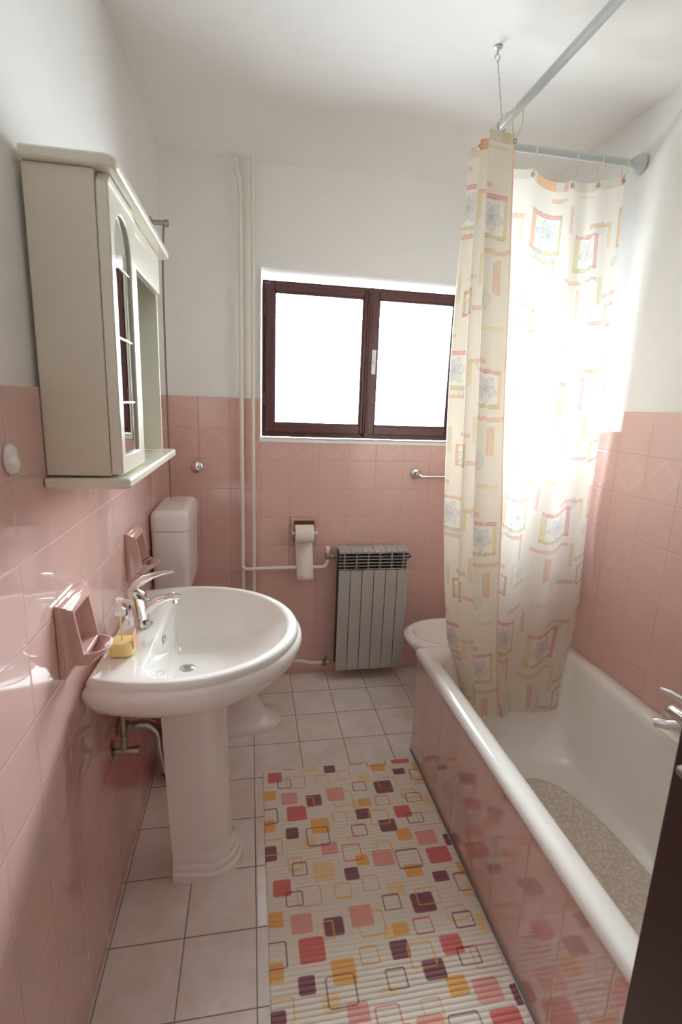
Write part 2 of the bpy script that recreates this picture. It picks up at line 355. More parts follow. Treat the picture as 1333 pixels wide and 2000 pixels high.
# ------------------------------------------------------------------ bathtub
def rrect(x0, x1, y0, y1, r, z, n=9):
    out = []
    for cx, cy, a0 in ((x1 - r, y1 - r, 0), (x0 + r, y1 - r, 90), (x0 + r, y0 + r, 180), (x1 - r, y0 + r, 270)):
        for k in range(n):
            a = math.radians(a0 + 90 * k / (n - 1)); out.append((cx + r * math.cos(a), cy + r * math.sin(a), z))
    return out
tub = thing('bathtub', 'white enamelled bathtub boxed in with pink tiles along the right wall', 'bathtub', (1.4, 1.0, 0))
TX0, TX1, TY0, TY1 = 1.076, W - .002, 0.19, 1.872
rings = [rrect(TX0 + .014, TX1 - .001, TY0 + .01, TY1 - .01, .012, .452), rrect(TX0 + .003, TX1, TY0, TY1, .016, .458), rrect(TX0, TX1, TY0, TY1, .02, .470),
         rrect(TX0, TX1, TY0, TY1, .02, .482), rrect(TX0 + .003, TX1, TY0 + .003, TY1 - .003, .02, .491), rrect(TX0 + .010, TX1, TY0 + .01, TY1 - .01, .022, .498),
         rrect(TX0 + .020, TX1 - .002, TY0 + .02, TY1 - .02, .03, .5005), rrect(TX0 + .045, TX1 - .03, TY0 + .05, TY1 - .045, .06, .499),
         rrect(TX0 + .058, TX1 - .042, TY0 + .07, TY1 - .064, .085, .496), rrect(TX0 + .067, TX1 - .052, TY0 + .08, TY1 - .074, .095, .487),
         rrect(TX0 + .074, TX1 - .058, TY0 + .09, TY1 - .082, .10, .465), rrect(TX0 + .090, TX1 - .074, TY0 + .11, TY1 - .12, .12, .35),
         rrect(TX0 + .105, TX1 - .088, TY0 + .13, TY1 - .17, .13, .22), rrect(TX0 + .125, TX1 - .105, TY0 + .17, TY1 - .225, .14, .15),
         rrect(TX0 + .165, TX1 - .14, TY0 + .22, TY1 - .29, .14, .118), rrect(TX0 + .23, TX1 - .20, TY0 + .32, TY1 - .38, .10, .110)]
MB().loft(rings, False, True).build('basin', m_enamel, tub, smooth=60)
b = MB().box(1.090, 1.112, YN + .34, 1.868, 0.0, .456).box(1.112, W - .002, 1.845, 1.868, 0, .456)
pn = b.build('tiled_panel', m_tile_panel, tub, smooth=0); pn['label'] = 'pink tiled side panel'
b = MB().box(1.086, 1.092, YN + .34, 1.872, 0.0, .006); b.build('base_shadow_line', m_cord, tub, smooth=0)  # dark strip stands in for the shadow line along the tub foot
# overflow and drain stay behind the door; anti-slip mat lies on the tub floor
b = MB(); ring = []; n = 48; MX, MY = 1.425, 1.02
pts = []; nr = 70
import itertools
vs = []; fs = []
for i in range(nr + 1):
    rr_ = i / nr
    for k in range(n * 3):
        a = 2 * math.pi * k / (n * 3)
        ca, sa = math.cos(a), math.sin(a)
        ex = 2 / 2.6
        x = MX + .165 * rr_ * math.copysign(abs(ca) ** ex, ca); y = MY + .48 * rr_ * math.copysign(abs(sa) ** ex, sa)
        vs.append((x, y, .1225))
for i in range(nr):
    for k in range(n * 3):
        k2 = (k + 1) % (n * 3); fs.append((i * n * 3 + k, i * n * 3 + k2, (i + 1) * n * 3 + k2, (i + 1) * n * 3 + k))
b.add(vs, fs)
m_pebble, nt, bb = new_mat('pebble_mat'); g = nt.nodes.new('ShaderNodeNewGeometry')
vo = nt.nodes.new('ShaderNodeTexVoronoi'); vo.inputs['Scale'].default_value = 75; nt.links.new(g.outputs['Position'], vo.inputs['Vector'])
c_ = nmix(nt, nmath(nt, 'MULTIPLY', vo.outputs['Distance'], 1.6), (0.83, .77, .68), (0.62, .56, .47)); nt.links.new(c_, bb.inputs['Base Color'])
bp_ = nt.nodes.new('ShaderNodeBump'); bp_.inputs['Strength'].default_value = 1; bp_.inputs['Distance'].default_value = .004; bp_.invert = True
nt.links.new(vo.outputs['Distance'], bp_.inputs['Height']); nt.links.new(bp_.outputs[0], bb.inputs['Normal']); bb.inputs['Roughness'].default_value = .3
o = b.build('anti_slip_mat', m_pebble)
s_ = o.modifiers.new('solid', 'SOLIDIFY'); s_.thickness = .004
tag(o, 'beige pebbled oval anti-slip mat on the bathtub floor', 'bath mat')

# ------------------------------------------------------------------ wash basin on pedestal
def inside_out(x, y, cx, a, hw, back, cy, hwb, p=2.0):
    if x < back: return False
    if x >= cx: return ((x - cx) / a) ** 2 + (abs(y - cy) / hw) ** p < 1
    t = (cx - x) / (cx - back); return abs(y - cy) < hw - (hw - hwb) * t * t
def polar(c, fn, n):
    out = []
    for k in range(n):
        a = 2 * math.pi * k / n; lo, hi = 0, 1.0
        for _ in range(26):
            mid = (lo + hi) / 2
            if fn(c[0] + mid * math.cos(a), c[1] + mid * math.sin(a)): lo = mid
            else: hi = mid
        out.append(lo)
    return out
sink = thing('wash_basin', 'white ceramic pedestal wash basin on the left wall', 'sink', (0.0, 1.43, 0))
CY = 1.43; C0 = (0.27, CY); NN = 128
ro = polar(C0, lambda x, y: inside_out(x, y, .2, .345, .34, .002, CY, .295), NN)
ri = polar(C0, lambda x, y: inside_out(x, y, .2, .305, .297, .130, CY, .27), NN)
def ring_at(r, s, z, c=C0, dx=0.0, minx=0.002):
    out = []
    for k in range(NN):
        a = 2 * math.pi * k / NN
        out.append((max(minx, c[0] + dx + r[k] * s * math.cos(a)), c[1] + r[k] * s * math.sin(a), z))
    return out
def off_ring(r, d, z):     # outline moved inwards by d metres
    out = []
    for k in range(NN):
        a = 2 * math.pi * k / NN; q = max(0.01, r[k] - d)
        out.append((max(.002, C0[0] + q * math.cos(a)), C0[1] + q * math.sin(a), z))
    return out
rings = [off_ring(ro, .20, .690), off_ring(ro, .15, .696), off_ring(ro, .10, .708), off_ring(ro, .065, .722), off_ring(ro, .035, .742), off_ring(ro, .014, .766),
         off_ring(ro, .003, .788), off_ring(ro, .0, .802), off_ring(ro, .004, .814), off_ring(ro, .011, .820), off_ring(ro, .014, .8225), off_ring(ro, .013, .826),
         off_ring(ro, .015, .834), off_ring(ro, .021, .8395), off_ring(ro, .027, .8405)]
mids = []
for t in (.35, .8):
    mids.append([(C0[0] + ((ro[k] - .027) * (1 - t) + (ri[k] + .004) * t) * math.cos(2 * math.pi * k / NN), C0[1] + ((ro[k] - .027) * (1 - t) + (ri[k] + .004) * t) * math.sin(2 * math.pi * k / NN), .8405) for k in range(NN)])
mids = [[(max(.002, p[0]), p[1], p[2]) for p in r] for r in mids]
rings += mids + [off_ring(ri, 0, .8395), off_ring(ri, .005, .836), off_ring(ri, .009, .828)]
for sx, z, dx in ((.93, .81, -.004), (.86, .785, -.008), (.78, .755, -.014), (.68, .727, -.024), (.54, .708, -.036), (.36, .699, -.048), (.16, .695, -.062), (.075, .694, -.067)):
    rings.append(ring_at(ri, sx, z, dx=dx, minx=.138))
MB().loft(rings, True, True).build('basin', m_ceramic, sink, smooth=70)
# pedestal
def ush(x0, nose, hw, z, cy=CY + .008, n=24):
    out = [(x0, cy - hw * .86, z)]
    cx = nose - hw * 1.05
    for k in range(n + 1):
        a = -math.pi / 2 + math.pi * k / n
        out.append((cx + hw * 1.05 * math.cos(a), cy + hw * math.sin(a), z))
    out.append((x0, cy + hw * .86, z)); return out
rings = [ush(.150, .362, .092, 0), ush(.150, .362, .092, .026), ush(.150, .356, .087, .032), ush(.150, .352, .085, .034), ush(.150, .352, .085, .052),
         ush(.150, .346, .081, .058), ush(.150, .342, .079, .060), ush(.150, .342, .079, .076), ush(.150, .334, .074, .086), ush(.148, .330, .072, .10),
         ush(.140, .322, .071, .30), ush(.134, .318, .072, .50), ush(.132, .320, .075, .62), ush(.130, .326, .080, .70)]
MB().loft(rings, True, True).build('pedestal', m_ceramic, sink, smooth=35)
b = MB()
for dy, dz, r in ((0, 0, .007), (-.008, .009, .006), (.006, .010, .006), (-.004, -.012, .005), (.006, -.010, .005), (0, .022, .004)):
    zc = .292 + dz; b.lathe([(r, -.002), (r, .0015), (r * .6, .0025)], (.3215, 1.476 + dy, zc), 0, 10)
fd = b.build('flower_decoration', m_yellow, sink); fd['label'] = 'small yellow flower motif on the pedestal'
# overflow, drain
b = MB().lathe([(.004, -.003), (.012, -.003), (.012, .001), (.0075, .002)], (.1445, 1.425, .800), 0, 20)
b.build('overflow_ring', m_chrome, sink)
b = MB().lathe([(.026, -.002), (.026, .003), (.021, .005), (.020, .003)], (.203, CY, .696), 2, 32)
b.lathe([(.019, .002), (.0185, .006), (.012, .0085), (.003, .0095)], (.203, CY, .696), 2, 32)
b.build('drain', m_chrome, sink)

# faucet stands on the basin
fa = thing('basin_faucet', 'chrome single-lever mixer tap at the back of the wash basin', 'faucet', (.078, 1.435, .8405))
FX, FYY, FZ = .078, 1.435, .8405
b = MB()
rings = []
def ell(cx, cy, cz, rx, ry, tilt=0, n=20):
    out = []
    for k in range(n):
        a = 2 * math.pi * k / n; dx = rx * math.cos(a); out.append((cx + dx * math.cos(tilt), cy + ry * math.sin(a), cz + dx * math.sin(tilt)))
    return out
for z, dx, rx, ry, tl in ((0, .006, .026, .026, 0), (.006, .006, .026, .026, 0), (.008, .004, .023, .023, 0), (.03, .002, .022, .0225, 0), (.065, -.002, .0245, .024, -.05), (.09, -.006, .026, .025, -.15), (.105, -.008, .026, .025, -.3), (.112, -.008, .020, .020, -.4)):
    rings.append(ell(FX + dx, FYY, FZ + z, rx, ry, tl))
b.loft(rings)
b.build('body', m_chrome, fa, smooth=60)
b = MB(); rings = []
for x, z, rz, ry in ((.005, .040, .026, .017), (.025, .060, .022, .018), (.05, .076, .015, .0175), (.08, .084, .011, .0165), (.102, .086, .0085, .0155), (.112, .085, .0065, .012)):
    rings.append([(FX + x - math.sin(a) * rz * .0, FYY + ry * math.cos(a), FZ + z + rz * math.sin(a)) for a in [2 * math.pi * k / 18 for k in range(18)]])
b.loft(rings); b.lathe([(.0095, -.012), (.0095, 0.0)], (FX + .098, FYY, FZ + .080), 2, 16)
b.build('spout', m_chrome, fa, smooth=60)
b = MB(); rings = []
for x, z, rz, ry in ((-.026, .108, .010, .018), (-.012, .124, .016, .024), (.012, .139, .015, .023), (.04, .152, .0085, .0185), (.068, .160, .0055, .0145), (.09, .163, .0045, .012), (.097, .163, .003, .008)):
    rings.append([(FX + x, FYY + ry * math.cos(a), FZ + z + rz * math.sin(a)) for a in [2 * math.pi * k / 18 for k in range(18)]])
b.loft(rings); b.build('lever', m_chrome, fa, smooth=60)
b = MB().tube([(FX - .034, FYY, FZ + .002), (FX - .034, FYY, FZ + .06)], .0025, 8); b.lathe([(.002, 0), (.006, .003), (.007, .008), (.003, .014)], (FX - .034, FYY, FZ + .06), 2, 14)
b.build('pop_up_knob', m_chrome, fa)

# soap dispenser
so = thing('soap_dispenser', 'clear pump bottle with yellow liquid soap on the wash basin', 'bottle', (.066, 1.262, .8405))
SX, SY, SZ = .066, 1.265, .8415
def sq(hx, hy, z, p=4, n=28):
    out = []
    for k in range(n):
        a = 2 * math.pi * k / n; c_, s2 = math.cos(a), math.sin(a)
        out.append((SX + hx * math.copysign(abs(c_) ** (2 / p), c_), SY + hy * math.copysign(abs(s2) ** (2 / p), s2), SZ + z))
    return out
MB().loft([sq(.027, .024, 0), sq(.0305, .0275, .003), sq(.0305, .0275, .08), sq(.027, .024, .092), sq(.016, .016, .100, 2), sq(.011, .011, .104, 2), sq(.011, .011, .112, 2)]).build('bottle', m_bottle, so)
MB().loft([sq(.026, .023, .0015), sq(.029, .026, .004), sq(.029, .026, .038)]).build('liquid_soap', m_yellow, so)
MB().box(SX + .0306, SX + .0312, SY - .016, SY + .016, SZ + .018, SZ + .062).build('label_sticker', m_orange, so, smooth=0)
b = MB().lathe([(.013, .108), (.013, .122), (.008, .126), (.004, .127), (.004, .142), (.010, .143), (.010, .150)], (SX, SY, SZ), 2, 18)
b.tube([(SX, SY, SZ + .146), (SX + .02, SY - .008, SZ + .146), (SX + .034, SY - .013, SZ + .141)], .0045, 10)
b.build('pump', m_hazy, so)
MB().tube([(SX, SY, SZ + .01), (SX, SY, SZ + .108)], .0022, 8).build('dip_tube', m_yellow, so)

# plumbing under the basin
va = thing('angle_valve', 'small metal shut-off valve on the wall under the wash basin', 'valve', (0.0, 1.345, .515))
b = MB().lathe([(.027, .0), (.027, .003), (.018, .008), (.009, .010), (.009, .03)], (0.001, 1.345, .498), 0, 24)
b.tube([(.02, 1.345, .498), (.068, 1.345, .498)], .009, 14).lathe([(.013, 0), (.013, .022), (.010, .025)], (.052, 1.345, .498), 0, 8)
b.build('valve_body', m_dullchrome, va)
b = MB().tube([(.035, 1.345, .498), (.035, 1.345, .55)], .010, 12).tube([(.035, 1.345, .55), (.034, 1.345, .69)], .0075, 12)
b.build('riser_pipe', m_brass, va)
tr_ = thing('waste_pipe', 'chrome waste pipe running from the wall into the pedestal', 'pipe', (0.0, 1.42, .52))
b = MB().tube(smoothpts([(.002, 1.425, .522), (.06, 1.425, .524), (.09, 1.425, .520), (.112, 1.425, .495), (.117, 1.425, .44), (.124, 1.425, .40), (.130, 1.425, .36)]), .0155, 14)
b.build('trap_tube', m_dullchrome, tr_)
b = MB().lathe([(.024, 0), (.024, .006), (.017, .012), (.017, .03)], (0.002, 1.425, .522), 0, 20)
b.build('wall_collar', m_brass, tr_)

# red bin behind the pedestal
bi = thing('waste_bin', 'red plastic bin on the floor behind the basin pedestal', 'bin', (.112, 1.880, 0))
MB().lathe([(.078, .001), (.082, .006), (.095, .30), (.098, .305), (.098, .31), (.092, .31), (.078, .012)], (.112, 1.880, 0), 2, 36).build('bucket', m_bin, bi)

# ------------------------------------------------------------------ ceramic holders on the left wall
def holder(name, label, cat, y0, y1, z0, z1, ringobj=False):
    t = thing(name, label, cat, (0, (y0 + y1) / 2, z0), 'pink ceramic holders above the wash basin')
    b = MB()
    def rect(dx, i, top=0.0, bot=0.0, far=None):
        j = i
        return [(dx, y0 + j, z0 + j + bot), (dx, y1 - j, z0 + j + bot), (dx, y1 - j, z1 - j - top), (dx, y0 + j, z1 - j - top)]
    # stepped frame, deeper at the foot, open in the middle
    def rectw(dt, db, i, bo=0.0):
        return [(db, y0 + i, z0 + i + bo), (db, y1 - i, z0 + i + bo), (dt, y1 - i, z1 - i), (dt, y0 + i, z1 - i)]
    b.loft([rectw(.0005, .0005, 0), rectw(.010, .012, 0), rectw(.0115, .014, .004), rectw(.019, .024, .008, .012), rectw(.0205, .027, .011, .012), rectw(.030, .046, .016, .018),
            rectw(.031, .047, .020, .018), rectw(.030, .045, .024, .020), rectw(.010, .012, .034, .010)], True, True)
    b.build('frame', m_pinkcer, t, bevel=.0015)
    # projecting cup at the foot
    yc = (y0 + y1) / 2; hw = (y1 - y0) / 2 - .022
    def cup(k, zc, xo): return [(.040 + xo * math.cos(a) * 1.0, yc + hw * k * math.sin(a), zc) for a in [-math.pi / 2 + math.pi * q / 14 for q in range(15)]]
    zb = z0 + .014
    b = MB().loft([[(.014, yc - hw * .8, zb)] + cup(.8, zb, .018) + [(.014, yc + hw * .8, zb)], [(.014, yc - hw, zb + .022)] + cup(1, zb + .022, .046) + [(.014, yc + hw, zb + .022)],
                   [(.014, yc - hw, zb + .030)] + cup(1, zb + .030, .050) + [(.014, yc + hw, zb + .030)], [(.016, yc - hw * .93, zb + .030)] + cup(.93, zb + .030, .044) + [(.016, yc + hw * .93, zb + .030)],
                   [(.018, yc - hw * .7, zb + .010)] + cup(.7, zb + .010, .018) + [(.018, yc + hw * .7, zb + .010)]], True, True)
    b.build('cup', m_pinkcer, t, smooth=50)
    return t, yc, zb
holder('soap_dish', 'pink ceramic soap dish on the left wall, nearest the viewer', 'soap dish', 1.030, 1.173, .908, 1.070)
t, yc, zb = holder('tumbler_holder', 'pink ceramic holder on the left wall beside the toilet cistern', 'holder', 1.622, 1.765, .908, 1.064)
pts = [(.045 + .018 * math.cos(a), yc - .012 + .024 * math.sin(a), zb + .036 + .010 * math.cos(a)) for a in [2 * math.pi * k / 24 for k in range(25)]]
tag(MB().tube(pts, .0028, 8).build('ring', m_cord), 'dark metal ring lying in the pink holder beside the cistern', 'ring')
hk = MB().lathe([(.024, 0), (.025, .004), (.022, .008), (.010, .010)], (0.001, .903, 1.382), 0, 24)
hk.v = [(x, .903 + (y - .903) * .82, z) for x, y, z in hk.v]
hk.lathe([(.014, .003), (.014, .007), (.015, .011), (.012, .015), (.004, .017)], (0.001, .898, 1.374), 0, 18)
tag(hk.build('wall_hook', m_white), 'small white plastic hook on the left wall beside the mirror cabinet', 'hook')

# ------------------------------------------------------------------ mirror cabinet
ca = thing('mirror_cabinet', 'cream bathroom cabinet with arched glass door and open mirror bay', 'cabinet', (0, 1.35, 1.31))
Y0, Y1 = 1.055, 1.645; Z0, Z1 = 1.333, 1.880
b = MB().box(.001, .118, Y0, Y0 + .016, Z0, Z1).box(.001, .118, 1.262, 1.278, Z0, Z1).box(.001, .012, Y0 + .016, 1.262, Z0, Z1).box(.012, .118, Y0 + .016, 1.262, Z1 - .016, Z1).box(.012, .118, Y0 + .016, 1.262, Z0, Z0 + .012)
for z in (1.50, 1.67): b.box(.014, .10, Y0 + .018, 1.260, z, z + .006)
b.build('cupboard_body', m_cab, ca, bevel=.0015)
# door with arched opening
DY0, DY1, AY0, AY1 = Y0 + .001, 1.272, 1.085, 1.218; cyA = (AY0 + AY1) / 2; rA = (AY1 - AY0) / 2; zA = 1.766; zB = 1.372
def door_half(sgn):
    pass
b = MB(); n = 20
arch = [(cyA + rA * math.cos(math.pi * k / n), zA + rA * 1.0 * math.sin(math.pi * k / n)) for k in range(n + 1)]   # far -> near
inner = [(AY1, zB)] + arch + [(AY0, zB)]
m_ = len(inner)
outer = []
for i, (y, z) in enumerate(inner):
    if i == 0: outer.append((DY1, Z0 + .002))
    elif i == m_ - 1: outer.append((DY0, Z0 + .002))
    else:
        k = (i - 1) / n; a = math.pi * k; dx_, dz_ = math.cos(a), math.sin(a)
        ty = ((DY1 - cyA) if dx_ > 0 else (cyA - DY0)) / max(abs(dx_), 1e-6); tz = (Z1 - .002 - zA) / max(dz_, 1e-6); t_ = min(ty, tz)
        outer.append((cyA + dx_ * t_, zA + dz_ * t_))
for xa, xb in ((.119, .141),):
    V = [(xb, y, z) for y, z in outer] + [(xb, y, z) for y, z in inner] + [(xa, y, z) for y, z in outer] + [(xa, y, z) for y, z in inner]
    F = []
    for i in range(m_ - 1):
        F += [(i, i + 1, m_ + i + 1, m_ + i), (2 * m_ + i, 3 * m_ + i, 3 * m_ + i + 1, 2 * m_ + i + 1), (i, 2 * m_ + i, 2 * m_ + i + 1, i + 1), (m_ + i, m_ + i + 1, 3 * m_ + i + 1, 3 * m_ + i)]
    i, j = m_ - 1, 0
    F += [(i, j, m_ + j, m_ + i), (2 * m_ + i, 3 * m_ + i, 3 * m_ + j, 2 * m_ + j), (i, 2 * m_ + i, 2 * m_ + j, j), (m_ + i, m_ + j, 3 * m_ + j, 3 * m_ + i)]
    b.add(V, F)
do = b.build('door', m_cabl, ca, bevel=.003)
gl = [(y, z) for y, z in inner]
MB().prism([(y, z) for y, z in gl], 0, .124, .135).build('door_mirror', m_mirror, None, smooth=0).parent = do
for z in (1.475, 1.60, 1.735):
    MB().box(.1352, .1368, AY0, AY1, z, z + .0035).build('white_strip', m_white, None, smooth=0).parent = do  # thin white strip across the door mirror
b = MB().box(.001, .009, 1.279, 1.627, Z0, 1.86)
b.build('mirror', m_mirror, ca, smooth=0)
b = MB().box(.001, .122, 1.628, 1.645, Z0, Z1); b.build('side_panel', m_cabl, ca, bevel=.003)
b = MB().box(.114, .132, 1.279, 1.627, 1.778, Z1).box(.010, .114, 1.279, 1.627, 1.862, Z1); b.build('canopy', m_cabl, ca, bevel=.003)
MB().lathe([(.012, 0), (.013, -.014), (.019, -.032), (.021, -.046), (.016, -.062), (.005, -.068)], (.088, 1.322, 1.84), 2, 20).build('light_bulb', m_white, ca)
def slab(z0, z1, x1, ya, yb, r, nm, mat):
    prof = [(.001, ya), (x1 - r, ya)] + [(x1 - r + r * math.sin(a), ya + r - r * math.cos(a)) for a in [math.pi / 2 * k / 6 for k in range(1, 7)]] + \
        [(x1 - r + r * math.cos(a), yb - r + r * math.sin(a)) for a in [math.pi / 2 * k / 6 for k in range(0, 7)]] + [(.001, yb)]
    return MB().prism(prof, 2, z0, z1).build(nm, mat, ca, bevel=.005, seg=3)
slab(1.881, 1.902, .158, 1.042, 1.662, .022, 'cornice', m_cabl)
slab(1.309, 1.330, .156, 1.036, 1.690, .02, 'bottom_shelf', m_cabl)

# ------------------------------------------------------------------ bracket and cord in the far left corner
b = MB().lathe([(.020, 0), (.020, .004), (.009, .008), (.010, .05), (.014, .052), (.014, .068), (.009, .071)], (0.001, 2.285, 2.165), 0, 18)
br = tag(b.build('wall_bracket', m_dullchrome), 'chrome bracket high on the left wall above the toilet', 'bracket')
cord = MB().tube(smoothpts([(.052, 2.285, 2.153), (.048, 2.287, 2.10), (.042, 2.29, 1.98), (.040, 2.295, 1.65), (.040, 2.30, 1.33), (.042, 2.30, 1.05), (.045, 2.29, 1.015)], 5), .0038, 8)
tag(cord.build('pull_cord', m_cord), 'thin grey cord hanging from the wall bracket to the cistern', 'cord')

# ------------------------------------------------------------------ toilet
to = thing('toilet', 'white toilet with wall cistern in the far left corner', 'toilet', (0.2, 2.18, 0))
def rbox(x0, x1, y0, y1, zs, r, mb, mi=0):
    mb.loft([rrect(x0 + i, x1 - i, y0 + i, y1 - i, max(.004, r - i * .3), z, 7) for z, i in zs], True, True, mi)
b = MB(); rbox(.004, .150, 1.992, 2.352, ((.700, .012), (.708, .004), (.73, .003), (.975, .0)), .03, b)
b.build('cistern', m_white, to, smooth=50)
b = MB(); rbox(.002, .153, 1.989, 2.355, ((.978, .0), (1.030, .001), (1.044, .005), (1.053, .014), (1.056, .03)), .032, b)
b.build('cistern_lid', m_white, to, smooth=50)
MB().tube(smoothpts([(.06, 2.17, .70), (.06, 2.17, .45), (.075, 2.17, .36), (.13, 2.17, .33)]), .02, 16).build('flush_pipe', m_white, to)
def egg(x0, x1, hw, z, cy=2.17, n=40, p=2.3):
    cx = x0 + (x1 - x0) * .45; out = []
    for k in range(n):
        a = 2 * math.pi * k / n; c_, s2 = math.cos(a), math.sin(a); ax = (x1 - cx) if c_ > 0 else (cx - x0)
        out.append((cx + ax * math.copysign(abs(c_) ** (2 / p), c_), cy + hw * math.copysign(abs(s2) ** (2 / p), s2), z))
    return out
b = MB().loft([egg(.06, .535, .118, 0, p=3), egg(.06, .535, .118, .018, p=3), egg(.07, .515, .105, .030, p=2.8), egg(.08, .46, .082, .06), egg(.08, .43, .078, .13), egg(.07, .44, .095, .20), egg(.06, .50, .15, .30),
               egg(.06, .545, .178, .365), egg(.06, .55, .182, .385), egg(.07, .54, .172, .392), egg(.13, .51, .145, .390), egg(.15, .48, .12, .33), egg(.2, .42, .07, .25)], True, True)
b.build('bowl', m_ceramic, to, smooth=60)
b = MB().loft([egg(.11, .553, .184, .394), egg(.108, .556, .187, .402), egg(.112, .55, .18, .410), egg(.17, .50, .13, .410), egg(.175, .495, .125, .396)], False, False)
b.build('seat', m_white, to, smooth=60)
MB().lathe([(.007, 0), (.0075, .004), (.004, .008)], (.398, 2.088, .0295), 2, 12).build('floor_bolt', m_dark, to)
# chrome stop valve on the far wall
b = MB().lathe([(.027, 0), (.027, -.004), (.022, -.008), (.013, -.010), (.013, -.022), (.016, -.024), (.016, -.034), (.008, -.037)], (.131, D - .0005, 1.158), 1, 28)
tag(b.build('water_valve', m_chrome), 'round chrome stop valve on the far wall above the cistern', 'valve')

# ------------------------------------------------------------------ heating pipes
b = MB().tube(smoothpts([(.330, 2.535, H - .001), (.332, 2.535, H - .06), (.345, 2.535, H - .13), (.347, 2.537, 2.2), (.349, 2.540, 1.3), (.352, 2.541, .66), (.354, 2.542, .002)], 5), .0105, 14)
o = b.build('supply_pipe', m_pipe); tag(o, 'cream painted vertical heating pipe, the left one of the pair', 'pipe', 'vertical heating pipes')
b2 = MB().tube(smoothpts([(.354, 2.540, .648), (.36, 2.520, .640), (.39, 2.522, .638), (.60, 2.528, .640), (.74, 2.520, .642), (.775, 2.510, .650), (.788, 2.508, .675), (.789, 2.508, .708)], 6), .0095, 12)
q = b2.build('branch', m_pipe, o); q['label'] = 'horizontal branch to the radiator'
b = MB().tube([(.400, 2.537, H - .001), (.402, 2.538, 2.2), (.405, 2.541, 1.3), (.409, 2.542, .30), (.410, 2.542, .002)], .0095, 14)
o = b.build('return_pipe', m_pipe); tag(o, 'cream painted vertical heating pipe, the right one of the pair', 'pipe', 'vertical heating pipes')
b2 = MB().tube(smoothpts([(.412, 2.530, .10), (.44, 2.518, .105), (.60, 2.515, .108), (.66, 2.515, .105), (.72, 2.512, .094), (.80, 2.510, .094)], 6), .0095, 12)
q = b2.build('branch', m_pipe, o); q['label'] = 'horizontal branch to the radiator foot'

# ------------------------------------------------------------------ radiator
ra = thing('radiator', 'grey aluminium radiator of six sections on the far wall', 'radiator', (1.02, 2.50, .073))
RX0, PITCH = .842, .0635; RY0, RY1 = 2.452, 2.538; RZ0, RZT = .073, .752
def section(k):
    x0 = RX0 + k * PITCH + .0012; x1 = RX0 + (k + 1) * PITCH - .0012; xc = (x0 + x1) / 2
    b = MB()
    b.prism([(x0, RY0 + .003), (x0 + .002, RY0), (x1 - .002, RY0), (x1, RY0 + .003), (x1, RY0 + .006), (xc + .002, RY0 + .006), (xc + .002, RY1 - .006), (x1 - .006, RY1 - .006), (x1 - .006, RY1), (x0 + .006, RY1),
             (x0 + .006, RY1 - .006), (xc - .002, RY1 - .006), (xc - .002, RY0 + .006), (x0, RY0 + .006)], 2, RZ0, .640)
    # vertical rib and horizontal louvres of the outlet
    b.box(xc - .0018, xc + .0018, RY0 + .001, RY1 - .01, .640, RZT - .006)
    for i in range(6):
        z = .645 + i * .0172
        b.prism([(RY0 + .001, z), (RY0 + .010, z + .001), (RY0 + .010, z + .0025), (RY0 + .001, z + .0025)], 0, x0 - .001, x1 + .001)
    # sloping cap
    b.prism([(RY0 + .002, RZT - .016), (RY0 + .002, RZT - .012), (RY0 + .032, RZT), (RY1, RZT), (RY1, RZT - .004), (RY0 + .032, RZT - .004)], 0, x0, x1)
    s_ = b.build('section', m_rad, ra, smooth=30)
    c_ = MB().lathe([(.021, -PITCH / 2 + .001), (.021, PITCH / 2 - .001)], (xc, 2.497, .700), 0, 20)
    c_.box(xc - .0285, xc + .0285, 2.490, 2.530, .10, .735)  # dark back block paints the shaded gaps behind the louvres
    c_.build('shaded_core', m_raddark, None).parent = s_
for k in range(6): section(k)
b = MB().lathe([(.019, 0), (.019, .006), (.008, .008), (.008, .02)], (RX0 + 6 * PITCH, 2.497, .700), 0, 18)
b.build('vent_plug', m_dark, ra)
for z, up in ((.706, True), (.094, False)):
    b = MB().lathe([(.012, 0), (.015, .004), (.015, .018), (.009, .02), (.009, .044)], (RX0 - .044, 2.505, z), 0, 14)
    b.lathe([(.012, -.016), (.013, -.012), (.013, .016), (.010, .02)], (.789, 2.506, z), 2, 14)
    v_ = b.build('valve', m_brass, ra)
    if up: q = MB().lathe([(.012, 0), (.0135, .004), (.0135, .026), (.009, .03)], (.789, 2.506, z + .020), 2, 12)
    else: q = MB().lathe([(.006, 0), (.008, .004), (.008, .018), (.004, .02)], (.800, 2.506, z + .020), 2, 12)
    q.build('valve_cap', m_brass if not up else m_ring, None).parent = v_

# ------------------------------------------------------------------ toilet roll holder
th = thing('toilet_roll_holder', 'pink ceramic recessed toilet roll holder on the far wall', 'paper holder', (.668, 2.56, .752))
b = MB(); HX0, HX1, HZ0, HZ1 = .597, .739, .752, .900
def yr(i, y): return [(HX0 + i, y, HZ0 + i), (HX1 - i, y, HZ0 + i), (HX1 - i, y, HZ1 - i), (HX0 + i, y, HZ1 - i)]
b.loft([yr(0, D - .0005), yr(0, D - .010), yr(.003, D - .014), yr(.014, D - .014), yr(.017, D - .011), yr(.019, D - .002)], True, True)
b.build('frame', m_pinkcer, th, bevel=.0015)
m_hole = pmat('brown_recess', (.16, .07, .055), .2)
MB().box(HX0 + .020, HX1 - .020, D - .0035, D - .0022, HZ0 + .020, HZ1 - .020).build('recess', m_hole, th, smooth=0)  # flat dark brown plate in place of the hollow
b = MB().tube([(HX0 + .010, D - .060, .832), (HX1 - .010, D - .060, .832)], .0075, 14)
b.box(HX0 + .006, HX0 + .011, D - .068, D - .010, .822, .842).box(HX1 - .011, HX1 - .006, D - .068, D - .010, .822, .842)
b.build('spindle', m_ring, th)
